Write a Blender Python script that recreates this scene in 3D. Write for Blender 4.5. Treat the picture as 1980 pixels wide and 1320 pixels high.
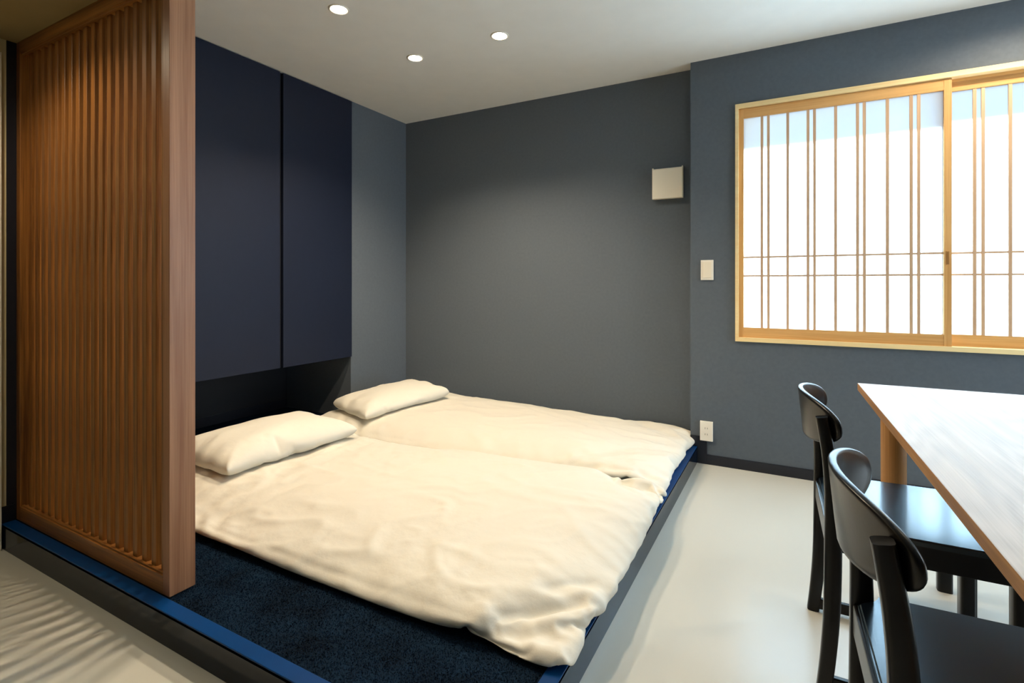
import bpy, bmesh, math, random
import numpy as np
from mathutils import Vector, Matrix, noise

sc = bpy.context.scene
for o in list(bpy.data.objects):
    bpy.data.objects.remove(o)
COL = sc.collection
R = math.radians

# ------------------------------------------------------------------ camera, world, exposure
cam = bpy.data.cameras.new('camera')
camo = bpy.data.objects.new('camera', cam)
COL.objects.link(camo)
sc.camera = camo
cam.sensor_width = 36
cam.lens = 36 * 1000 / 1980
cam.shift_y = -(660 - 549) / 1980
cam.clip_start = 0.02
camo.location = (0, 0, 1.08)
camo.rotation_euler = (R(90), 0, R(28.5))

sc.view_settings.view_transform = 'Standard'
sc.view_settings.look = 'None'
sc.view_settings.gamma = 1
sc.view_settings.use_curve_mapping = False
sc.view_settings.exposure = 0.0
sc.cycles.max_bounces = 10
sc.cycles.diffuse_bounces = 6
sc.cycles.sample_clamp_indirect = 6

world = bpy.data.worlds.new('world')
sc.world = world
world.use_nodes = True
world.node_tree.nodes['Background'].inputs[0].default_value = (0.62, 0.80, 1.0, 1)
world.node_tree.nodes['Background'].inputs[1].default_value = 1.5

# sun over the street, falling on the frosted panes from outside
sn = bpy.data.lights.new('sun', 'SUN')
sn.energy = 38.0
sn.angle = R(1.2)
sn.color = (0.56, 0.81, 1.0)
sno = bpy.data.objects.new('sun', sn)
COL.objects.link(sno)
sno.location = (0, 8, 6)
sno.rotation_euler = Vector((0.08, -0.82, -0.62)).to_track_quat('-Z', 'Y').to_euler()

# sky light outside the open glazed door in the right wall
dl = bpy.data.lights.new('daylight', 'AREA')
dl.shape = 'RECTANGLE'
dl.size = 1.3
dl.size_y = 2.0
dl.energy = 52
dl.color = (0.74, 0.88, 1.0)
dlo = bpy.data.objects.new('daylight', dl)
COL.objects.link(dlo)
dlo.location = (3.13, 2.45, 1.08)
dlo.rotation_euler = (R(90), 0, R(90))

WARM = (1.0, 0.81, 0.57)
BED_W = 49.0      # each bedside downlight
HALL_W = 17.0
DINE_W = 17.0


# ------------------------------------------------------------------ materials
def lin(c):
    return tuple(((v / 255) / 12.92 if v / 255 <= 0.04045 else ((v / 255 + 0.055) / 1.055) ** 2.4) for v in c) + (1,)


def mat(name, rgb, rough=0.6, spec=0.5, coat=0.0, coat_rough=0.1, metal=0.0, noise_amt=0.0, noise_scale=20,
        bump=0.0, bump_scale=200, bump_dist=0.001, sheen=0.0):
    m = bpy.data.materials.new(name)
    m.use_nodes = True
    nt = m.node_tree
    b = nt.nodes['Principled BSDF']
    c = lin(rgb)
    b.inputs['Base Color'].default_value = c
    b.inputs['Roughness'].default_value = rough
    b.inputs['Specular IOR Level'].default_value = spec
    b.inputs['Metallic'].default_value = metal
    b.inputs['Coat Weight'].default_value = coat
    b.inputs['Coat Roughness'].default_value = coat_rough
    b.inputs['Sheen Weight'].default_value = sheen
    tc = nt.nodes.new('ShaderNodeTexCoord')
    if noise_amt:
        n = nt.nodes.new('ShaderNodeTexNoise')
        n.inputs['Scale'].default_value = noise_scale
        n.inputs['Detail'].default_value = 4
        nt.links.new(tc.outputs['Object'], n.inputs['Vector'])
        r = nt.nodes.new('ShaderNodeValToRGB')
        r.color_ramp.elements[0].position = 0.3
        r.color_ramp.elements[1].position = 0.7
        r.color_ramp.elements[0].color = tuple(v * (1 - noise_amt) for v in c[:3]) + (1,)
        r.color_ramp.elements[1].color = tuple(min(1, v * (1 + noise_amt)) for v in c[:3]) + (1,)
        nt.links.new(n.outputs['Fac'], r.inputs['Fac'])
        nt.links.new(r.outputs['Color'], b.inputs['Base Color'])
    if bump:
        n2 = nt.nodes.new('ShaderNodeTexNoise')
        n2.inputs['Scale'].default_value = bump_scale
        n2.inputs['Detail'].default_value = 3
        nt.links.new(tc.outputs['Object'], n2.inputs['Vector'])
        bp = nt.nodes.new('ShaderNodeBump')
        bp.inputs['Strength'].default_value = bump
        bp.inputs['Distance'].default_value = bump_dist
        nt.links.new(n2.outputs['Fac'], bp.inputs['Height'])
        nt.links.new(bp.outputs['Normal'], b.inputs['Normal'])
    return m


def wood(name, dark, light, axis='Z', scale=1.0, rough=0.45, spec=0.4, rings=0.0, contrast=0.5):
    """procedural wood, grain stretched along one object axis"""
    m = bpy.data.materials.new(name)
    m.use_nodes = True
    nt = m.node_tree
    b = nt.nodes['Principled BSDF']
    b.inputs['Roughness'].default_value = rough
    b.inputs['Specular IOR Level'].default_value = spec
    tc = nt.nodes.new('ShaderNodeTexCoord')
    mp = nt.nodes.new('ShaderNodeMapping')
    s = {'X': (1.2, 30, 30), 'Y': (30, 1.2, 30), 'Z': (30, 30, 1.2)}[axis]
    mp.inputs['Scale'].default_value = tuple(v * scale for v in s)
    nt.links.new(tc.outputs['Object'], mp.inputs['Vector'])
    n = nt.nodes.new('ShaderNodeTexNoise')
    n.inputs['Scale'].default_value = 1.0
    n.inputs['Detail'].default_value = 6
    n.inputs['Distortion'].default_value = 0.6
    nt.links.new(mp.outputs[0], n.inputs['Vector'])
    mp2 = nt.nodes.new('ShaderNodeMapping')
    s2 = {'X': (4, 260, 260), 'Y': (260, 4, 260), 'Z': (260, 260, 4)}[axis]
    mp2.inputs['Scale'].default_value = tuple(v * scale for v in s2)
    nt.links.new(tc.outputs['Object'], mp2.inputs['Vector'])
    n2 = nt.nodes.new('ShaderNodeTexNoise')
    n2.inputs['Scale'].default_value = 1.0
    n2.inputs['Detail'].default_value = 2
    nt.links.new(mp2.outputs[0], n2.inputs['Vector'])
    mx = nt.nodes.new('ShaderNodeMix')
    mx.inputs[0].default_value = 0.38
    nt.links.new(n.outputs['Fac'], mx.inputs[2])
    nt.links.new(n2.outputs['Fac'], mx.inputs[3])
    fac = mx.outputs[0]
    if rings:
        # cathedral growth rings: distorted distance bands
        mp3 = nt.nodes.new('ShaderNodeMapping')
        mp3.inputs['Scale'].default_value = {'X': (0.55, 4, 4), 'Y': (4, 0.55, 4), 'Z': (4, 4, 0.55)}[axis]
        nt.links.new(tc.outputs['Object'], mp3.inputs['Vector'])
        nd = nt.nodes.new('ShaderNodeTexNoise')
        nd.inputs['Scale'].default_value = 1.1
        nd.inputs['Detail'].default_value = 1.5
        nt.links.new(mp3.outputs[0], nd.inputs['Vector'])
        ml = nt.nodes.new('ShaderNodeMath')
        ml.operation = 'MULTIPLY'
        ml.inputs[1].default_value = 170
        nt.links.new(nd.outputs['Fac'], ml.inputs[0])
        sn = nt.nodes.new('ShaderNodeMath')
        sn.operation = 'SINE'
        nt.links.new(ml.outputs[0], sn.inputs[0])
        ma = nt.nodes.new('ShaderNodeMath')
        ma.operation = 'MULTIPLY_ADD'
        ma.inputs[1].default_value = rings
        nt.links.new(sn.outputs[0], ma.inputs[0])
        nt.links.new(fac, ma.inputs[2])
        fac = ma.outputs[0]
    r = nt.nodes.new('ShaderNodeValToRGB')
    r.color_ramp.elements[0].position = 0.5 - contrast / 2 * 0.6
    r.color_ramp.elements[1].position = 0.5 + contrast / 2 * 0.6
    r.color_ramp.elements[0].color = lin(dark)
    r.color_ramp.elements[1].color = lin(light)
    nt.links.new(fac, r.inputs['Fac'])
    nt.links.new(r.outputs['Color'], b.inputs['Base Color'])
    bp = nt.nodes.new('ShaderNodeBump')
    bp.inputs['Strength'].default_value = 0.12
    bp.inputs['Distance'].default_value = 0.0006
    nt.links.new(fac, bp.inputs['Height'])
    nt.links.new(bp.outputs['Normal'], b.inputs['Normal'])
    return m


def emis(name, rgb, strength):
    m = bpy.data.materials.new(name)
    m.use_nodes = True
    nt = m.node_tree
    nt.nodes.remove(nt.nodes['Principled BSDF'])
    e = nt.nodes.new('ShaderNodeEmission')
    e.inputs[0].default_value = (*rgb, 1)
    e.inputs[1].default_value = strength
    nt.links.new(e.outputs[0], nt.nodes['Material Output'].inputs[0])
    return m


M = {}
M['wallpaper'] = mat('blue_grey_wallpaper', (89, 98, 108), rough=0.72, spec=0.35, noise_amt=0.05, noise_scale=60, bump=0.25, bump_scale=420, bump_dist=0.0008)
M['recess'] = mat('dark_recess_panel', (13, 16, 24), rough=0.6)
M['cream_wall'] = mat('cream_wall', (205, 192, 150), rough=0.8, bump=0.1)
M['ceiling'] = mat('ceiling_paper', (234, 230, 222), rough=0.9, spec=0.2, noise_amt=0.015, noise_scale=9, bump=0.1, bump_scale=300)
M['soffit'] = mat('soffit_paper_dimmed', (150, 132, 92), rough=0.9, spec=0.2, noise_amt=0.08, noise_scale=4)  # cream paper left unlit: its dimness is put into this brown
M['base'] = mat('navy_baseboard', (22, 26, 38), rough=0.4, noise_amt=0.05)
M['navy_door'] = mat('navy_cabinet_laminate', (19, 27, 47), rough=0.55, spec=0.25, noise_amt=0.04, noise_scale=30)
M['black_gap'] = mat('dark_cabinet_carcass', (12, 14, 20), rough=0.6)
M['kerb'] = mat('deep_blue_paint', (0, 58, 114), rough=0.42, spec=0.15, noise_amt=0.06, noise_scale=14, bump=0.05, bump_scale=60)
M['riser'] = mat('navy_riser_paint', (12, 24, 40), rough=0.12, spec=0.18, noise_amt=0.04)
M['white_plastic'] = mat('white_plastic', (246, 240, 228), rough=0.35)
M['vent_plastic'] = mat('cream_plastic', (244, 234, 214), rough=0.3)
M['dark_slot'] = mat('dark_slot', (25, 22, 20), rough=0.6)
M['black_wood'] = mat('black_stained_wood', (5, 5, 7), rough=0.30, spec=0.25, coat=0.15, coat_rough=0.2, bump=0.06, bump_scale=120)
M['linen'] = mat('cream_linen', (232, 226, 212), rough=0.85, spec=0.2, sheen=0.15, bump=0.35, bump_scale=38, bump_dist=0.004)
M['linen_pillow'] = mat('pillow_linen', (234, 229, 216), rough=0.85, spec=0.2, sheen=0.15, bump=0.2, bump_scale=45, bump_dist=0.003)
M['seat_wood'] = mat('black_lacquer_blue_reflection', (5, 10, 18), rough=0.3, spec=0.5, coat=0.8, coat_rough=0.16)
M['seat_wood'].node_tree.nodes['Principled BSDF'].inputs['Coat Tint'].default_value = (0.6, 0.86, 1.0, 1)  # blue of the window's reflection is put into the coat tint
M['mattress'] = mat('mattress_ticking', (210, 205, 192), rough=0.9)
M['trim_metal'] = mat('light_trim_white', (225, 218, 205), rough=0.4)
M['slat'] = wood('walnut_brown_slat', (88, 52, 20), (170, 112, 52), 'Z', rough=0.38, spec=0.45)
M['slat_x'] = wood('walnut_brown_rail', (88, 52, 20), (170, 112, 52), 'X', rough=0.38, spec=0.45)
M['post'] = wood('brown_post_wood', (136, 90, 62), (172, 124, 92), 'Z', rough=0.4, spec=0.4)
M['hinoki_z'] = wood('light_cedar_upright', (206, 152, 88), (234, 186, 122), 'Z', rough=0.5)
M['hinoki_x'] = wood('light_cedar_rail', (206, 152, 88), (234, 186, 122), 'X', rough=0.5)
M['muntin'] = wood('brown_cedar_bar', (196, 160, 128), (222, 186, 152), 'Z', rough=0.6)
M['hinoki_frame'] = wood('pale_cedar_frame', (246, 212, 150), (255, 232, 178), 'X', rough=0.5)
M['oak_top'] = wood('oak_top_glare', (160, 136, 108), (202, 180, 154), 'Y', rough=0.44, spec=0.42, rings=0.06, scale=1.3, contrast=0.9)  # same oak as the edge, paler: glare on the top put into colour
M['oak_edge'] = wood('oak_edge', (150, 106, 62), (186, 138, 86), 'Y', rough=0.5)
M['oak_leg'] = wood('oak_leg', (150, 104, 54), (188, 138, 82), 'Z', rough=0.5)
M['lamp'] = emis('lamp_glow', (1.0, 0.86, 0.62), 60)


def floor_material():
    m = mat('grey_cream_vinyl_floor', (204, 203, 194), rough=0.28, spec=0.5, noise_amt=0.012, noise_scale=3)
    return m


M['floor'] = floor_material()


def pane_material():
    m = bpy.data.materials.new('frosted_glass')
    m.use_nodes = True
    nt = m.node_tree
    nt.nodes.remove(nt.nodes['Principled BSDF'])
    t = nt.nodes.new('ShaderNodeBsdfTranslucent')
    t.inputs[0].default_value = (0.93, 0.96, 0.98, 1)
    g = nt.nodes.new('ShaderNodeBsdfGlossy')
    g.inputs['Roughness'].default_value = 0.15
    mx = nt.nodes.new('ShaderNodeMixShader')
    mx.inputs[0].default_value = 0.05
    nt.links.new(t.outputs[0], mx.inputs[1])
    nt.links.new(g.outputs[0], mx.inputs[2])
    nt.links.new(mx.outputs[0], nt.nodes['Material Output'].inputs[0])
    return m


M['pane'] = pane_material()


def carpet_material():
    m = mat('navy_carpet', (7, 26, 46), rough=0.95, spec=0.1, sheen=0.0)
    nt = m.node_tree
    b = nt.nodes['Principled BSDF']
    tc = nt.nodes.new('ShaderNodeTexCoord')
    n = nt.nodes.new('ShaderNodeTexNoise')
    n.inputs['Scale'].default_value = 260
    n.inputs['Detail'].default_value = 3
    nt.links.new(tc.outputs['Object'], n.inputs['Vector'])
    n1 = nt.nodes.new('ShaderNodeTexNoise')
    n1.inputs['Scale'].default_value = 7
    nt.links.new(tc.outputs['Object'], n1.inputs['Vector'])
    ad = nt.nodes.new('ShaderNodeMath')
    ad.operation = 'MULTIPLY_ADD'
    ad.inputs[1].default_value = 0.6
    nt.links.new(n1.outputs['Fac'], ad.inputs[0])
    nt.links.new(n.outputs['Fac'], ad.inputs[2])
    r = nt.nodes.new('ShaderNodeValToRGB')
    r.color_ramp.elements[0].position = 0.62
    r.color_ramp.elements[1].position = 0.98
    r.color_ramp.elements[0].color = lin((2, 9, 20))
    r.color_ramp.elements[1].color = lin((20, 42, 64))
    nt.links.new(ad.outputs[0], r.inputs['Fac'])
    nt.links.new(r.outputs['Color'], b.inputs['Base Color'])
    return m


M['carpet'] = carpet_material()


# ------------------------------------------------------------------ mesh helpers
def link(name, me, m, parent=None):
    o = bpy.data.objects.new(name, me)
    COL.objects.link(o)
    if m:
        me.materials.append(m)
    if parent:
        o.parent = parent
    return o


def add_box(bm, x0, x1, y0, y1, z0, z1, bev=0.0, seg=2):
    r = bmesh.ops.create_cube(bm, size=1)
    vs = r['verts']
    for v in vs:
        v.co = Vector(((x0 + x1) / 2 + v.co.x * (x1 - x0), (y0 + y1) / 2 + v.co.y * (y1 - y0), (z0 + z1) / 2 + v.co.z * (z1 - z0)))
    if bev:
        es = list({e for v in vs for e in v.link_edges})
        bmesh.ops.bevel(bm, geom=es, offset=bev, segments=seg, profile=0.6, affect='EDGES')


def box(name, b, m, parent=None, bev=0.0, seg=2, smooth=False):
    bm = bmesh.new()
    for q in (b if isinstance(b[0], (tuple, list)) else [b]):
        add_box(bm, *q, bev=bev, seg=seg)
    return fin(name, bm, m, parent, smooth)


def fin(name, bm, m, parent=None, smooth=False):
    me = bpy.data.meshes.new(name)
    bmesh.ops.recalc_face_normals(bm, faces=bm.faces[:])
    bm.to_mesh(me)
    bm.free()
    if smooth:
        for p in me.polygons:
            p.use_smooth = True
    return link(name, me, m, parent)


def smooth_angle(o, ang=35):
    for p in o.data.polygons:
        p.use_smooth = True
    try:
        o.data.set_sharp_from_angle(angle=R(ang))
    except Exception:
        pass
    return o


def add_cyl(bm, x, y, z0, z1, r0, r1=None, seg=32):
    r1 = r0 if r1 is None else r1
    res = bmesh.ops.create_cone(bm, cap_ends=True, segments=seg, radius1=r0, radius2=r1, depth=z1 - z0)
    for v in res['verts']:
        v.co += Vector((x, y, (z0 + z1) / 2))


def thing(name, label, cat, loc=(0, 0, 0), rz=0, group=None):
    o = bpy.data.objects.new(name, None)
    o.empty_display_size = 0.1
    COL.objects.link(o)
    o.location = loc
    o.rotation_euler = (0, 0, rz)
    o['label'] = label
    o['category'] = cat
    if group:
        o['group'] = group
    return o


def tag(o, label, cat, group=None):
    o['label'] = label
    o['category'] = cat
    if group:
        o['group'] = group
    return o


def struct(o, label=None, cat=None):
    o['kind'] = 'structure'
    if label:
        o['label'] = label
        o['category'] = cat
    return o


# ------------------------------------------------------------------ room shell
ZC = 2.428          # main ceiling
ZS = 2.085          # lower hall ceiling
YW = 3.29           # window wall face
YB = 3.40           # back wall face behind the futons
XL = -2.85
XR = 3.0
YN = -2.2
ZP = 0.10           # platform height
XP = -0.508         # platform right face
YP = 0.862          # platform front face

struct(box('floor', (XL - 0.2, XR + 0.1, YN - 0.1, YB + 0.2, -0.1, 0.0), M['floor']),
       'pale grey cream seamless floor with a soft sheen', 'floor')
struct(box('ceiling', (-3.8, XR + 0.1, YN - 0.1, YB + 0.2, ZC, ZC + 0.12), M['ceiling']),
       'plain off white ceiling over the bed and table', 'ceiling')
struct(box('ceiling', (XL - 0.8, -1.70, YN, 0.992, ZS, ZC - 0.002), M['soffit']),
       'lower hall ceiling, its dimness painted in as brown, in front of the slatted screen', 'ceiling')

# window wall with its opening
WX0, WX1, WZ0, WZ1 = -0.296, 1.56, 0.746, 2.129
struct(box('wall_rear', [(-0.548, WX0, YW, YW + 0.15, 0, ZC), (WX1, XR + 0.1, YW, YW + 0.15, 0, ZC),
                         (WX0, WX1, YW, YW + 0.15, 0, WZ0), (WX0, WX1, YW, YW + 0.15, WZ1, ZC)], M['wallpaper']),
       'blue grey papered wall holding the window', 'wall')
struct(box('wall_back', (-3.8, -0.548, YB, YB + 0.12, 0, ZC), M['wallpaper']),
       'dark grey papered wall behind the far futon', 'wall')
struct(box('wall_left', (-3.8, -2.862, 2.782, YB, 0, ZC), M['wallpaper']),
       'narrow grey papered wall strip right of the cabinets', 'wall')
struct(box('wall_left', (-3.8, XL, 0.879, 0.995, 0, ZC), M['base']),  # strip stands in shadow; the shade is put into its navy colour
       'narrow wall strip beside the left end of the screen, its shade painted in dark', 'wall')
struct(box('wall_left', (-3.8, XL, YN, 0.879, 0, ZC), M['cream_wall']),
       'cream wall at the far left of the hall', 'wall')
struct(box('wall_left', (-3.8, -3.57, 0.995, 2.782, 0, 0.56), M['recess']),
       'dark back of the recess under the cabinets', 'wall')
struct(box('wall_right', [(XR, XR + 0.1, YN, 1.8, 0, ZC), (XR, XR + 0.1, 3.1, YW, 0, ZC), (XR, XR + 0.1, 1.8, 3.1, 2.1, ZC)], M['cream_wall']), 'cream wall on the right side', 'wall')
struct(box('wall_front', (XL, XR, YN - 0.1, YN, 0, ZC), M['wallpaper']), 'blue grey wall behind the viewer', 'wall')

# baseboards
struct(box('baseboard_rear', (-0.453, XR, YW - 0.008, YW, 0, 0.058), M['base'], bev=0.0015),
       'low navy baseboard under the window wall', 'baseboard')
struct(box('baseboard_rear', (-0.508, -0.453, YW - 0.0085, YW, 0, 0.163), M['base'], bev=0.0015),
       'raised end of the navy baseboard beside the platform', 'baseboard')
struct(box('baseboard_rear', (-0.548, -0.508, YW - 0.0085, YW, ZP, 0.163), M['base'], bev=0.0015),
       'short navy baseboard block above the platform edge', 'baseboard')
struct(box('baseboard_back', (-2.862, -0.548, YB - 0.008, YB, ZP, 0.163), M['base'], bev=0.0015),
       'navy baseboard behind the far futon', 'baseboard')
struct(box('baseboard_recess', (-3.57, -3.562, 0.995, 2.782, ZP, 0.163), M['base'], bev=0.0015),
       'navy baseboard at the back of the recess', 'baseboard')
struct(box('baseboard_left', (XL, XL + 0.008, 0.70, 0.862, 0, 0.167), M['base'], bev=0.0015),
       'dark baseboard at the far left below the cream wall', 'baseboard')
struct(box('baseboard_left', (XL, XL + 0.008, 0.862, 0.905, ZP, 0.167), M['base'], bev=0.0015),
       'dark baseboard end beside the slatted screen', 'baseboard')

# pale sliding door casing at the extreme left
door = bpy.data.objects.new('door_1', None)
COL.objects.link(door)
door.location = (XL, 0.4, 0)
struct(door, 'pale door with a light casing at the far left edge', 'door')
box('door_panel', (0.0, 0.02, -0.62, 0.42, 0.0, 1.98), M['cream_wall'], door, bev=0.002)
box('door_casing', [(0.0, 0.03, 0.42, 0.456, 0.0, 2.02), (0.0, 0.03, -0.66, -0.62, 0.0, 2.02), (0.0, 0.03, -0.62, 0.42, 1.98, 2.02)],
    M['white_plastic'], door, bev=0.002)

# eave outside above the window: shades the top of the panes
struct(box('trim_eave', (-1.2, 2.4, YW + 0.17, YW + 0.60, 2.30, 2.345), M['white_plastic']),
       'roof eave outside above the window', 'eave')

# ------------------------------------------------------------------ raised sleeping platform
plat = thing('sleeping_platform', 'low raised navy sleeping platform under both futons', 'platform', (-1.7, 2.1, 0))
def P(x0, x1, y0, y1, z0, z1):
    return (x0 + 1.7, x1 + 1.7, y0 - 2.1, y1 - 2.1, z0, z1)
KW = 0.043
box('base', [P(XL + 0.002, XP - 0.012, YP + 0.012, YB - 0.01, 0.0, ZP - 0.012), P(-3.56, XL + 0.002, 0.998, 2.778, 0.0, ZP - 0.012)], M['base'], plat)
r_ = box('riser', P(XL + 0.001, XP, YP, YP + 0.012, 0, ZP - 0.002), M['riser'], plat, bev=0.001)
r_['label'] = 'dark glossy front face of the platform'
r_ = box('riser', P(XP - 0.012, XP, YP + 0.012, YW - 0.009, 0, ZP - 0.002), M['riser'], plat, bev=0.001)
r_['label'] = 'dark glossy right face of the platform'
r_ = box('kerb_board', P(XL + 0.009, XP, YP, YP + KW, ZP - 0.012, ZP + 0.001), M['kerb'], plat, bev=0.0015)
r_['label'] = 'deep blue painted edge board along the front'
r_ = box('kerb_board', P(XP - KW, XP, YP + KW, YW - 0.009, ZP - 0.012, ZP + 0.001), M['kerb'], plat, bev=0.0015)
r_['label'] = 'deep blue painted edge board along the right'
r_ = box('carpet', [P(XL + 0.002, XP - KW, YP + KW, YB - 0.01, ZP - 0.012, ZP - 0.004), P(-3.56, XL + 0.002, 0.998, 2.778, ZP - 0.012, ZP - 0.004)], M['carpet'], plat)
r_['label'] = 'dark navy cut pile carpet'
# carpet pile in the strip one can see: short tufts
rng = np.random.RandomState(4)
NT = 60000
px = rng.uniform(-2.84, XP - KW - 0.004, NT)
py = YP + KW + 0.004 + 0.42 * rng.rand(NT)
ang = rng.uniform(0, math.pi, NT)
hh = rng.uniform(0.0025, 0.0055, NT)
ww = rng.uniform(0.0010, 0.0018, NT)
lx = rng.normal(0, 0.0016, NT)
ly = rng.normal(0, 0.0016, NT)
V = np.zeros((NT, 3, 3))
V[:, 0, 0] = px - np.cos(ang) * ww; V[:, 0, 1] = py - np.sin(ang) * ww
V[:, 1, 0] = px + np.cos(ang) * ww; V[:, 1, 1] = py + np.sin(ang) * ww
V[:, 2, 0] = px + lx; V[:, 2, 1] = py + ly
V[:, 0:2, 2] = ZP - 0.0045
V[:, 2, 2] = ZP - 0.0045 + hh
V[:, :, 0] += 1.7
V[:, :, 1] -= 2.1
me = bpy.data.meshes.new('carpet_pile')
me.vertices.add(NT * 3)
me.vertices.foreach_set('co', V.reshape(-1))
me.loops.add(NT * 3)
me.loops.foreach_set('vertex_index', np.arange(NT * 3))
me.polygons.add(NT)
me.polygons.foreach_set('loop_start', np.arange(0, NT * 3, 3))
me.update(calc_edges=True)
pile = link('carpet_pile', me, M['carpet'], plat)
pile['kind'] = 'stuff'

# ------------------------------------------------------------------ slatted wooden screen
SY0, SY1 = 0.910, 0.990
scr = thing('slatted_screen', 'tall brown wooden slatted screen standing on the front edge of the platform', 'screen', (-2.28, 0.95, ZP))
def S(x0, x1, y0, y1, z0, z1):
    return (x0 + 2.28, x1 + 2.28, y0 - 0.95, y1 - 0.95, z0 - ZP, z1 - ZP)
r_ = box('post', S(-1.750, -1.713, SY0, SY1, ZP, ZS), M['post'], scr, bev=0.0015)
r_['label'] = 'smooth lighter brown end post'
box('stile', S(-2.848, -2.812, SY0, SY1, ZP, ZS), M['slat'], scr, bev=0.0015)
box('bottom_rail', [S(-2.812, -1.750, SY0, SY1, ZP, 0.158), S(-2.812, -1.750, SY0 + 0.006, SY0 + 0.014, 0.158, 0.163)], M['slat_x'], scr, bev=0.001)
box('top_rail', [S(-2.812, -1.750, SY0, SY1, 2.035, ZS), S(-2.812, -1.750, SY0 + 0.006, SY0 + 0.014, 2.030, 2.035)], M['slat_x'], scr, bev=0.001)
PITCH = 0.0582
slat0 = None
k = 0
x = -1.772 - 0.012
while x > -2.805:
    if slat0 is None:
        bm = bmesh.new()
        add_box(bm, -0.0135, 0.0135, -0.022, 0.022, 0.0, 2.035 - 0.158, bev=0.001, seg=1)
        slat0 = fin('slat', bm, M['slat'], scr)
        o = slat0
    else:
        o = slat0.copy()
        COL.objects.link(o)
        o.parent = scr
    o.location = (x + 2.28, SY0 + 0.020 + 0.022 - 0.95, 0.158 - ZP)
    x -= PITCH
    k += 1

# ------------------------------------------------------------------ wall hung closet cabinets
cab = thing('closet_cabinet', 'navy wall cabinets hung from the ceiling behind the near futon', 'cabinet', (-2.85, 1.9, 0.548))
def K(x0, x1, y0, y1, z0, z1):
    return (x0 + 2.85, x1 + 2.85, y0 - 1.9, y1 - 1.9, z0 - 0.548, z1 - 0.548)
box('body', K(-3.56, -2.872, 0.997, 2.780, 0.552, ZC - 0.002), M['black_gap'], cab)
for n, (a, b) in enumerate(((0.998, 1.565), (1.589, 2.173), (2.197, 2.779))):
    d = box('door', K(-2.872, -2.848, a, b, 0.548, ZC - 0.006), M['navy_door'], cab, bev=0.0015)

# ------------------------------------------------------------------ window
win = bpy.data.objects.new('window_1', None)
COL.objects.link(win)
win.location = (WX0, YW, WZ0)
struct(win, 'sliding window with pale cedar frame, thin vertical bars and frosted panes', 'window')
def W(x0, x1, y0, y1, z0, z1):
    return (x0 - WX0, x1 - WX0, y0 - YW, y1 - YW, z0 - WZ0, z1 - WZ0)
FT = 0.018
r_ = box('window_frame', [W(WX0, WX0 + FT, YW - 0.012, YW + 0.13, WZ0, WZ1), W(WX1 - FT, WX1, YW - 0.012, YW + 0.13, WZ0, WZ1),
                     W(WX0 + FT, WX1 - FT, YW - 0.012, YW + 0.13, WZ1 - 0.026, WZ1), W(WX0 + FT, WX1 - FT, YW - 0.012, YW + 0.13, WZ0, WZ0 + 0.024)],
    M['hinoki_frame'], win, bev=0.001)
# header stop between the two tracks, seen above the rear sash
box('header_stop', W(0.62, WX1 - FT, YW + 0.034, YW + 0.040, WZ1 - 0.040, WZ1 - 0.026), M['hinoki_x'], win)
ZB, ZT = 0.828, 2.046
def sash(name, x0, x1, yf, st_l, st_r, bars, label):
    s = box(name, [W(x0, x0 + st_l, yf, yf + 0.028, WZ0 + 0.024, WZ1 - 0.028), W(x1 - st_r, x1, yf, yf + 0.028, WZ0 + 0.024, WZ1 - 0.028)],
            M['hinoki_z'], win, bev=0.001)
    s['label'] = label
    zt = ZT
    box('rail', W(x0 + st_l, x1 - st_r, yf + 0.001, yf + 0.027, WZ0 + 0.024, ZB), M['hinoki_x'], s, bev=0.001)
    box('rail', W(x0 + st_l, x1 - st_r, yf + 0.001, yf + 0.027, zt, WZ1 - 0.028), M['hinoki_x'], s, bev=0.001)
    gx0, gx1 = x0 + st_l, x1 - st_r
    for bx in bars:
        box('muntin', W(bx - 0.007, bx + 0.007, yf + 0.004, yf + 0.014, ZB, zt), M['muntin'], s)
    for bz in (1.127, 1.235):
        box('muntin', W(gx0, gx1, yf + 0.0045, yf + 0.0135, bz - 0.005, bz + 0.005), M['muntin'], s)
    g = box('pane', W(gx0, gx1, yf + 0.015, yf + 0.018, ZB, zt), M['pane'], s)
    return s
s1 = sash('sash', WX0 + FT, 0.693, YW + 0.003, 0.026, 0.031,
          [-0.156, -0.123, -0.025, 0.074, 0.105, 0.204, 0.303, 0.333, 0.433, 0.532, 0.563],
          'left sash sliding in the front track')
# finger pull notch on the meeting stile
box('finger_pull', [W(0.674, 0.682, YW + 0.0005, YW + 0.0032, 1.178, 1.242), W(0.671, 0.673, YW + 0.001, YW + 0.0032, 1.176, 1.244)], M['oak_leg'], s1, bev=0.0005)
sash('sash', 0.652, WX1 - FT, YW + 0.043, 0.04, 0.026,
     [0.79, 0.822, 0.922, 1.02, 1.052, 1.152, 1.252, 1.284, 1.384, 1.455, 1.486],
     'right sash sliding in the rear track')

# ------------------------------------------------------------------ wall fittings
v = thing('ventilation_cover', 'square cream ventilation cover high on the back wall', 'vent', (-0.701, YB, 1.724))
box('backplate', (-0.094, 0.094, -0.022, 0.0, -0.098, 0.098), M['vent_plastic'], v, bev=0.004)
box('surround', [(-0.096, -0.088, -0.040, -0.020, -0.1, 0.1), (0.088, 0.096, -0.040, -0.020, -0.1, 0.1), (-0.088, 0.088, -0.040, -0.020, -0.1, -0.092)],
    M['vent_plastic'], v, bev=0.002)
bm = bmesh.new()
add_box(bm, -0.094, 0.094, -0.046, -0.034, -0.099, 0.088, bev=0.004, seg=3)
fin('front_panel', bm, M['vent_plastic'], v)

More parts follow.
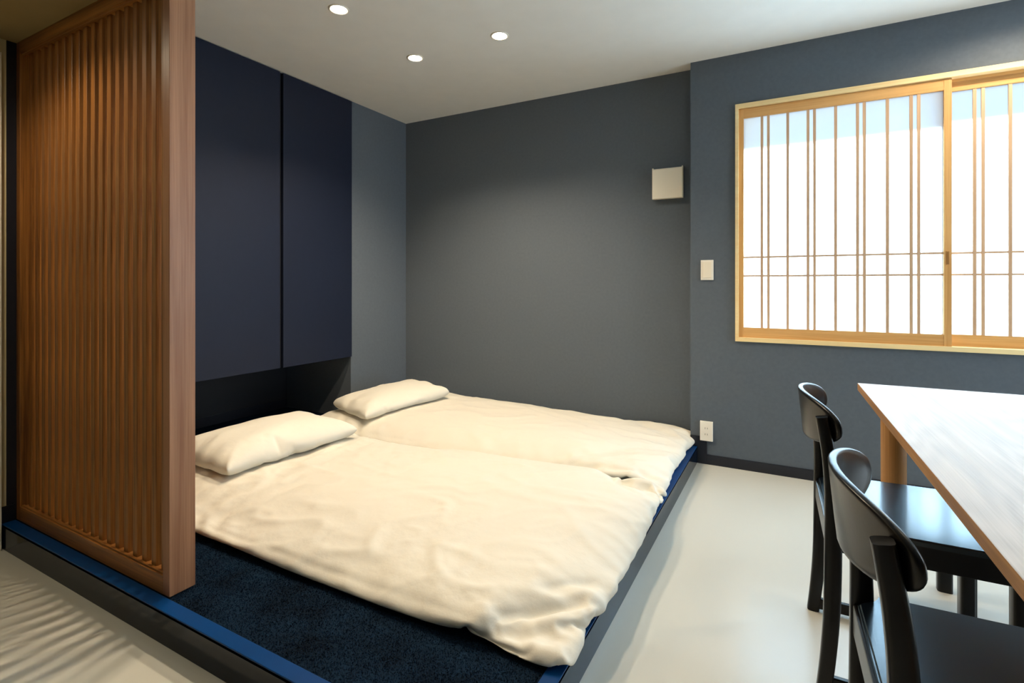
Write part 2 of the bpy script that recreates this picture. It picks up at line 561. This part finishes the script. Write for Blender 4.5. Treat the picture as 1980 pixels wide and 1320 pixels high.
sw = thing('light_switch', 'white rectangular light switch left of the window', 'switch', (-0.452, YW, 1.164))
box('plate', (-0.036, 0.036, -0.007, 0, -0.06, 0.06), M['white_plastic'], sw, bev=0.002)
box('rocker', (-0.023, 0.025, -0.011, -0.006, -0.046, 0.049), M['vent_plastic'], sw, bev=0.0015)

ol = thing('wall_outlet', 'white double power outlet low on the window wall', 'outlet', (-0.455, YW, 0.199))
box('plate', (-0.036, 0.036, -0.016, 0, -0.058, 0.058), M['white_plastic'], ol, bev=0.002)
for z in (-0.018, 0.018):
    r_ = box('socket', [(-0.0075, -0.0055, -0.0167, -0.0155, z - 0.005, z + 0.005), (0.0055, 0.0075, -0.0167, -0.0155, z - 0.005, z + 0.005)], M['dark_slot'], ol)

# ------------------------------------------------------------------ recessed ceiling lights
def ceiling_light(x, y, z, watts, label, cone=128, blend=0.55, group=None, lens_r=0.036):
    t = thing('ceiling_light', label, 'ceiling light', (x, y, z), 0, group)
    bm = bmesh.new()
    n = 40
    prof = [(0.050, 0.0), (0.050, -0.003), (0.044, -0.005), (0.040, -0.003), (0.038, -0.0005)]
    rings = []
    for r0, zz in prof:
        rings.append([bm.verts.new((r0 * math.cos(2 * math.pi * i / n), r0 * math.sin(2 * math.pi * i / n), zz)) for i in range(n)])
    for a, b in zip(rings, rings[1:]):
        for i in range(n):
            bm.faces.new((a[i], a[(i + 1) % n], b[(i + 1) % n], b[i]))
    fin('trim_ring', bm, M['trim_metal'], t, True)
    bm = bmesh.new()
    add_cyl(bm, 0, 0, -0.0035, -0.0008, lens_r, lens_r, 32)
    fin('lens', bm, M['lamp'], t)
    l = bpy.data.lights.new('downlight', 'SPOT')
    l.energy = watts
    l.color = WARM
    l.spot_size = R(cone)
    l.spot_blend = blend
    l.shadow_soft_size = 0.018
    lo = bpy.data.objects.new('downlight', l)
    COL.objects.link(lo)
    lo.parent = t
    lo.location = (0, 0, -0.04)
    return t

ceiling_light(-1.958, 1.825, ZC, BED_W, 'lit round downlight over the near futon, leftmost in the ceiling')
ceiling_light(-1.979, 2.435, ZC, BED_W, 'lit round downlight over the far futon, lowest in view')
ceiling_light(-1.399, 2.436, ZC, BED_W, 'lit round downlight over the far futon, rightmost in the ceiling')
ceiling_light(-1.399, 1.825, ZC, BED_W, 'downlight over the foot of the near futon, just above the view')
ceiling_light(-2.27, 0.52, ZS, HALL_W, 'downlight in the low hall ceiling in front of the screen', cone=152, blend=0.7)
ceiling_light(1.00, 2.84, ZC, DINE_W * 1.6, 'downlight near the window above the far table end', cone=164, blend=0.45)
ceiling_light(0.75, 1.35, ZC, DINE_W * 0.5, 'downlight above the middle of the table')


# ------------------------------------------------------------------ table
tb = thing('dining_table', 'pale oak dining table with round legs at the right', 'table', (0.207, 2.257, 0), R(1.6))
TW, TL, TZ = 0.86, 1.80, 0.72
o = box('tabletop', (0, TW, -TL, 0, TZ - 0.026, TZ), M['oak_top'], tb, bev=0.002)
o.data.materials.append(M['oak_edge'])
for p in o.data.polygons:
    if abs(p.normal.z) < 0.7 or p.normal.z < 0:
        p.material_index = 1
for lx_, ly_ in ((0.095, -0.075), (TW - 0.095, -0.075), (0.095, -TL + 0.075), (TW - 0.095, -TL + 0.075)):
    bm = bmesh.new()
    add_cyl(bm, lx_, ly_, 0.0, TZ - 0.026, 0.035, 0.037, 40)
    smooth_angle(fin('leg', bm, M['oak_leg'], tb), 50)


# ------------------------------------------------------------------ chairs
def sweep(bm, path, dx, dy, y, r=0.006):
    """rectangular bar with softened corners following (x,z) points, widths per point"""
    rings = []
    for i, (x, z) in enumerate(path):
        wx = dx[i] / 2 if isinstance(dx, (list, tuple)) else dx / 2
        wy = dy / 2
        a = path[max(0, i - 1)]
        b = path[min(len(path) - 1, i + 1)]
        tx, tz = b[0] - a[0], b[1] - a[1]
        L = math.hypot(tx, tz)
        nx, nz = tz / L, -tx / L
        ring = []
        for sx, sy in ((-1, -1), (1, -1), (1, 1), (-1, 1)):
            cx_, cy_ = sx * (wx - r), sy * (wy - r)
            base = math.atan2(sy, sx)
            for kk in (-1, 0, 1):
                th = base + kk * R(45)
                ox = cx_ + r * math.cos(th)
                oy = cy_ + r * math.sin(th)
                ring.append(bm.verts.new((x + nx * ox, y + oy, z + nz * ox)))
        rings.append(ring)
    n = len(rings[0])
    for a, b in zip(rings, rings[1:]):
        for i in range(n):
            bm.faces.new((a[i], a[(i + 1) % n], b[(i + 1) % n], b[i]))
    bm.faces.new(rings[0])
    bm.faces.new(rings[-1][::-1])


def smooth_path(pts, n=22):
    """Catmull-Rom resample of (x,z) control points"""
    out = []
    P_ = [pts[0]] + list(pts) + [pts[-1]]
    segs = len(pts) - 1
    for s in range(segs):
        p0, p1, p2, p3 = P_[s:s + 4]
        m_ = max(2, n // segs)
        for i in range(m_):
            t = i / m_
            out.append(tuple(0.5 * (2 * p1[q] + (p2[q] - p0[q]) * t + (2 * p0[q] - 5 * p1[q] + 4 * p2[q] - p3[q]) * t * t + (3 * p1[q] - p0[q] - 3 * p2[q] + p3[q]) * t ** 3) for q in range(2)))
    out.append(tuple(pts[-1]))
    return out


HW = 0.195
def make_chair(label, loc, rz):
    t = thing('dining_chair', label, 'chair', loc, rz, None)
    bw = M['black_wood']
    ctrl = [(0.0, 0.0), (0.011, 0.10), (0.019, 0.22), (0.022, 0.38), (0.021, 0.52), (0.012, 0.63), (-0.004, 0.728)]
    path = smooth_path(ctrl, 30)
    for s in (-1, 1):
        bm = bmesh.new()
        dx = [0.034 + 0.006 * min(1, z / 0.3) - 0.012 * max(0, (z - 0.45) / 0.28) for _, z in path]
        sweep(bm, path, dx, 0.030, s * HW, 0.007)
        smooth_angle(fin('leg', bm, bw, t), 50)
        bm = bmesh.new()
        sweep(bm, [(0.395, 0.0), (0.395, 0.2), (0.395, 0.437)], 0.034, 0.034, s * 0.186, 0.005)
        smooth_angle(fin('leg', bm, bw, t), 50)
        box('stretcher', (0.012, 0.380, s * 0.191 - 0.008, s * 0.191 + 0.008, 0.010, 0.044), bw, t, bev=0.003)
        box('side_apron', (0.036, 0.380, s * 0.190 - 0.010, s * 0.190 + 0.010, 0.378, 0.437), bw, t, bev=0.002)
    box('rear_apron', (0.006, 0.028, -HW + 0.014, HW - 0.014, 0.376, 0.437), bw, t, bev=0.004)
    box('front_apron', (0.384, 0.406, -0.171, 0.171, 0.378, 0.437), bw, t, bev=0.003)
    # seat: thin board with cut rear corners
    bm = bmesh.new()
    out = [(0.012, -HW + 0.035), (0.046, -HW + 0.018), (0.052, -HW - 0.012), (0.40, -HW - 0.018), (0.412, -HW - 0.008),
           (0.412, HW + 0.008), (0.40, HW + 0.018), (0.052, HW + 0.012), (0.046, HW - 0.018), (0.012, HW - 0.035)]
    lo_ = [bm.verts.new((a, b, 0.437)) for a, b in out]
    hi_ = [bm.verts.new((a, b, 0.452)) for a, b in out]
    bm.faces.new(lo_[::-1])
    bm.faces.new(hi_)
    for i in range(len(out)):
        j = (i + 1) % len(out)
        bm.faces.new((lo_[i], lo_[j], hi_[j], hi_[i]))
    bmesh.ops.bevel(bm, geom=[e for e in bm.edges if abs(e.verts[0].co.z - e.verts[1].co.z) < 1e-5 and e.verts[0].co.z > 0.45], offset=0.004, segments=3, affect='EDGES')
    smooth_angle(fin('seat', bm, M['seat_wood'], t), 40)
    # curved shell backrest
    bm = bmesh.new()
    A, B, zc = 0.221, 0.067, 0.702
    nu, nr = 72, 9
    TH = 0.0135
    def shell(y, z, off):
        xx = -0.045 + 1.62 * y * y - (z - zc) * 0.10
        n_ = Vector((1, -3.24 * y, 0.10)).normalized()
        return Vector((xx, y, z)) + n_ * off
    def outline(th):
        c, s = math.cos(th), math.sin(th)
        e = 2 / 2.7
        return A * math.copysign(abs(c) ** e, c), B * math.copysign(abs(s) ** (2 / 2.3), s)
    layers = []
    # from inner centre out to rim, round the rim, back to outer centre
    seq = [(i / nr, TH) for i in range(1, nr)] + [(0.965, TH), (0.990, TH * 0.86), (1.0, TH * 0.5), (0.990, TH * 0.14), (0.965, 0.0)] + [(i / nr, 0.0) for i in range(nr - 1, 0, -1)]
    for f_, off in seq:
        ring = []
        for i in range(nu):
            y, dz = outline(2 * math.pi * i / nu)
            ring.append(bm.verts.new(shell(y * f_, zc + dz * f_, off)))
        layers.append(ring)
    for a, b in zip(layers, layers[1:]):
        for i in range(nu):
            bm.faces.new((a[i], a[(i + 1) % nu], b[(i + 1) % nu], b[i]))
    c0 = bm.verts.new(shell(0, zc, TH))
    c1 = bm.verts.new(shell(0, zc, 0))
    for i in range(nu):
        bm.faces.new((c0, layers[0][(i + 1) % nu], layers[0][i]))
        bm.faces.new((c1, layers[-1][i], layers[-1][(i + 1) % nu]))
    fin('backrest', bm, bw, t, True)
    return t

make_chair('black wooden chair with curved backrest, farther one, nearest the window wall', (0.065, 1.795, 0), R(1.8))
make_chair('black wooden chair with curved backrest, nearer one, closest to the viewer', (0.106, 1.062, 0), R(1.8))

st = thing('stool', 'black square wooden stool under the table, only one foot showing behind the chairs', 'stool', (0.605, 2.195, 0), R(0))
for sx in (-1, 1):
    for sy in (-1, 1):
        bm = bmesh.new()
        sweep(bm, [(sx * 0.135, 0.0), (sx * 0.135, 0.2), (sx * 0.135, 0.41)], 0.044, 0.036, sy * 0.135, 0.009)
        smooth_angle(fin('leg', bm, M['black_wood'], st), 50)
box('seat', (-0.163, 0.163, -0.163, 0.163, 0.41, 0.435), M['black_wood'], st, bev=0.006)


# ------------------------------------------------------------------ bedding (duvet covers inflated and draped by cloth physics, then frozen)
def collider(x0, x1, y0, y1, z0, z1, bev=0.04):
    bm = bmesh.new()
    add_box(bm, x0, x1, y0, y1, z0, z1, bev=bev, seg=3)
    me = bpy.data.meshes.new('tmp')
    bm.to_mesh(me)
    bm.free()
    o = bpy.data.objects.new('tmp', me)
    COL.objects.link(o)
    o.modifiers.new('c', 'COLLISION')
    o.collision.thickness_outer = 0.004
    o.collision.cloth_friction = 12
    return o


def bag(x0, x1, y0, y1, z, nx, ny, seed, gap=0.03, rot=0.0, dy0=0.0, dy1=0.0):
    vs, fs, idx = [], [], {}
    cx_, cy_ = (x0 + x1) / 2, (y0 + y1) / 2
    for s in (0, 1):
        for i in range(nx + 1):
            for j in range(ny + 1):
                if s == 1 and (i in (0, nx) or j in (0, ny)):
                    idx[1, i, j] = idx[0, i, j]
                    continue
                u, w = i / nx, j / ny
                e = min(min(u, 1 - u) * (x1 - x0), min(w, 1 - w) * (y1 - y0))
                h = gap * min(1, e / 0.06) ** 0.5
                p = noise.noise(Vector((u * 5 + seed * 7, w * 4, s * 3.1))) * 0.014
                ya, yb = y0 + dy0 * u * u, y1 + dy1 * u * u
                dx_, dy_ = x0 + u * (x1 - x0) - cx_, ya + w * (yb - ya) - cy_
                idx[s, i, j] = len(vs)
                vs.append((cx_ + dx_ * math.cos(rot) - dy_ * math.sin(rot), cy_ + dx_ * math.sin(rot) + dy_ * math.cos(rot), z + (h if s else -h) + p))
    for s in (0, 1):
        for i in range(nx):
            for j in range(ny):
                q = [idx[s, i, j], idx[s, i + 1, j], idx[s, i + 1, j + 1], idx[s, i, j + 1]]
                fs.append(q if s else q[::-1])
    me = bpy.data.meshes.new('bag')
    me.from_pydata(vs, [], fs)
    me.update()
    o = bpy.data.objects.new('bag', me)
    COL.objects.link(o)
    return o


def cloth(o, pressure, mass, bend, frames, shrink=0.0, q=4):
    m = o.modifiers.new('cl', 'CLOTH')
    s = m.settings
    s.quality = q
    s.mass = mass
    s.tension_stiffness = s.compression_stiffness = 15
    s.shear_stiffness = 5
    s.bending_stiffness = bend
    s.tension_damping = s.compression_damping = s.shear_damping = 5
    s.bending_damping = 0.5
    s.air_damping = 2
    s.use_pressure = True
    s.uniform_pressure_force = pressure
    s.shrink_min = shrink
    m.collision_settings.collision_quality = 2
    m.collision_settings.distance_min = 0.006
    m.collision_settings.use_self_collision = False
    m.point_cache.frame_start = 1
    m.point_cache.frame_end = frames



def run(frames):

    sc.frame_start = 1
    sc.frame_end = frames
    for f_ in range(1, frames + 1):
        sc.frame_set(f_)

    dg = bpy.context.evaluated_depsgraph_get()
    return dg


def freeze(src, name, m, dg):
    """plain mesh copy of the simulated cloth"""
    me = bpy.data.meshes.new_from_object(src.evaluated_get(dg))
    bpy.data.objects.remove(src)
    return link(name, me, m)


def refine(o, seam=None):
    """smooth the frozen cloth; seam = (nx, ny, rows in from the edge) presses a stitched line"""
    me = o.data
    name = me.name
    if seam:
        nx, ny, k_ = seam
        me.update()
        nrm = [v_.normal.copy() for v_ in me.vertices]
        base = (nx + 1) * (ny + 1)
        for i in range(k_, nx - k_ + 1):
            vi = base + (i - 1) * (ny - 1) + (k_ - 1)
            me.vertices[vi].co -= nrm[vi] * 0.0045
    s_ = o.modifiers.new('s', 'SUBSURF')
    s_.levels = s_.render_levels = 1
    bpy.context.view_layer.update()
    me2 = bpy.data.meshes.new_from_object(o.evaluated_get(bpy.context.evaluated_depsgraph_get()))
    o.modifiers.clear()
    o.data = me2
    me2.name = name
    for p in me2.polygons:
        p.use_smooth = True
    return o


def rumple(o, x_end, y_front, amp, seed, pleat=0.006, y_fade=99):
    """fold relief pressed into the frozen cloth: broad soft folds everywhere, pleats towards the foot end and front hem"""
    me = o.data
    me.update()
    n = len(me.vertices)
    co = np.empty(n * 3)
    me.vertices.foreach_get('co', co)
    co = co.reshape(-1, 3)
    nr = np.array([v_.vector[:] for v_ in me.vertex_normals])
    ns = noise.noise
    for i_ in range(n):
        if nr[i_, 2] < -0.3:
            continue
        x, y, z = co[i_]
        w_ = ns(Vector((x * 2.1 + y * 0.9, y * 3.4 - x * 0.6, seed))) * 0.7
        a = 1 - abs(ns(Vector((x * 3.1 + w_, y * 6.5 + w_ * 1.5, seed * 3)))) * 3.2
        b = 1 - abs(ns(Vector((x * 7.5 + y * 4 + w_ * 2, y * 9 - x * 5, seed * 5)))) * 3.4
        d = amp * (max(0, a) ** 2 * 1.0 + max(0, b) ** 2.0 * 0.55 - 0.25)
        e = max(0.0, 1 - (x_end - x) / 0.34)
        if e > 0:
            ph = y * 60 + 7 * ns(Vector((x * 3, y * 5, seed))) + (x_end - x) * 10
            d += pleat * e * e * max(-0.5, math.sin(ph)) * (0.45 + 0.9 * abs(ns(Vector((y * 6, seed, 0)))))
        f = max(0.0, 1 - (y - y_front) / 0.26)
        if f > 0:
            ph = x * 34 + y * 22 + 6 * ns(Vector((x * 3, y * 4, seed + 9)))
            g = max(0.0, ns(Vector((x * 1.7, 0, seed + 4))) + 0.25)
            d += 0.008 * f * g * math.sin(ph)
        if y > y_fade:
            d = min(d, 0) * 0.3
        co[i_] += nr[i_] * d
    me.vertices.foreach_set('co', co.reshape(-1))
    me.update()


MAT1 = (-2.80, -0.66, 1.40, 2.24)
MAT2 = (-2.80, -0.66, 2.46, 3.34)
cols = [collider(-4, -0.3, 0.6, 3.6, -0.3, ZP, 0), collider(*MAT1, 0.0, 0.185), collider(*MAT2, 0.0, 0.185), collider(-4, 0, YB, 3.8, -0.5, 1.5, 0)]
N1X, N1Y, N2X, N2Y = 150, 86, 116, 58
d2 = bag(-2.78, -0.54, 2.31, 3.385, 0.29, N2X, N2Y, 2, dy0=0.14)
cloth(d2, 3.4, 0.12, 0.1, 27, -0.05)
dg = run(27)
d2 = freeze(d2, 'duvet', M['linen'], dg)
rumple(d2, -0.56, 2.36, 0.007, 2.3)
d2.modifiers.new('c', 'COLLISION')
d2.collision.thickness_outer = 0.004
sc.frame_set(1)
d1 = bag(-2.78, -0.505, 1.175, 2.34, 0.31, N1X, N1Y, 1, dy1=0.15)
cloth(d1, 4.6, 0.12, 0.1, 29, -0.05)
dg = run(29)
d1 = freeze(d1, 'duvet', M['linen'], dg)
rumple(d1, -0.52, 1.2, 0.008, 5.1, 0.0055, 2.2)
d2.modifiers.remove(d2.modifiers['c'])
for c in cols:
    bpy.data.objects.remove(c)
tag(d1, 'puffy cream duvet on the near futon, front one of the two', 'duvet')
tag(d2, 'puffy cream duvet on the far futon, along the back wall', 'duvet')

# pillows dropped onto the frozen duvets
for d in (d1, d2):
    d.modifiers.new('c', 'COLLISION')
    d.collision.thickness_outer = 0.004
    d.collision.cloth_friction = 20
sc.frame_set(1)
p1 = bag(-2.70, -2.18, 1.42, 2.18, 0.45, 36, 54, 3, 0.05, R(-4))
p2 = bag(-2.66, -2.20, 2.42, 3.08, 0.45, 36, 50, 4, 0.05, R(-18))
for p in (p1, p2):
    cloth(p, 4.5, 0.06, 0.25, 26, 0.0, 5)
dg = run(26)
p1 = freeze(p1, 'pillow', M['linen_pillow'], dg)
p2 = freeze(p2, 'pillow', M['linen_pillow'], dg)
for d in (d1, d2):
    d.modifiers.remove(d.modifiers['c'])
refine(d1, (N1X, N1Y, 4))
refine(d2, (N2X, N2Y, 3))
refine(p1)
refine(p2)
tag(p1, 'white pillow at the head of the near futon', 'pillow')
tag(p2, 'white pillow at the head of the far futon', 'pillow')
sc.frame_set(1)
for m_, lb in ((MAT1, 'white futon mattress under the near duvet'), (MAT2, 'white futon mattress under the far duvet')):
    o = box('futon_mattress', (m_[0], m_[1], m_[2], m_[3], ZP + 0.001, 0.17), M['mattress'], None, bev=0.033, seg=4)
    tag(o, lb, 'mattress')
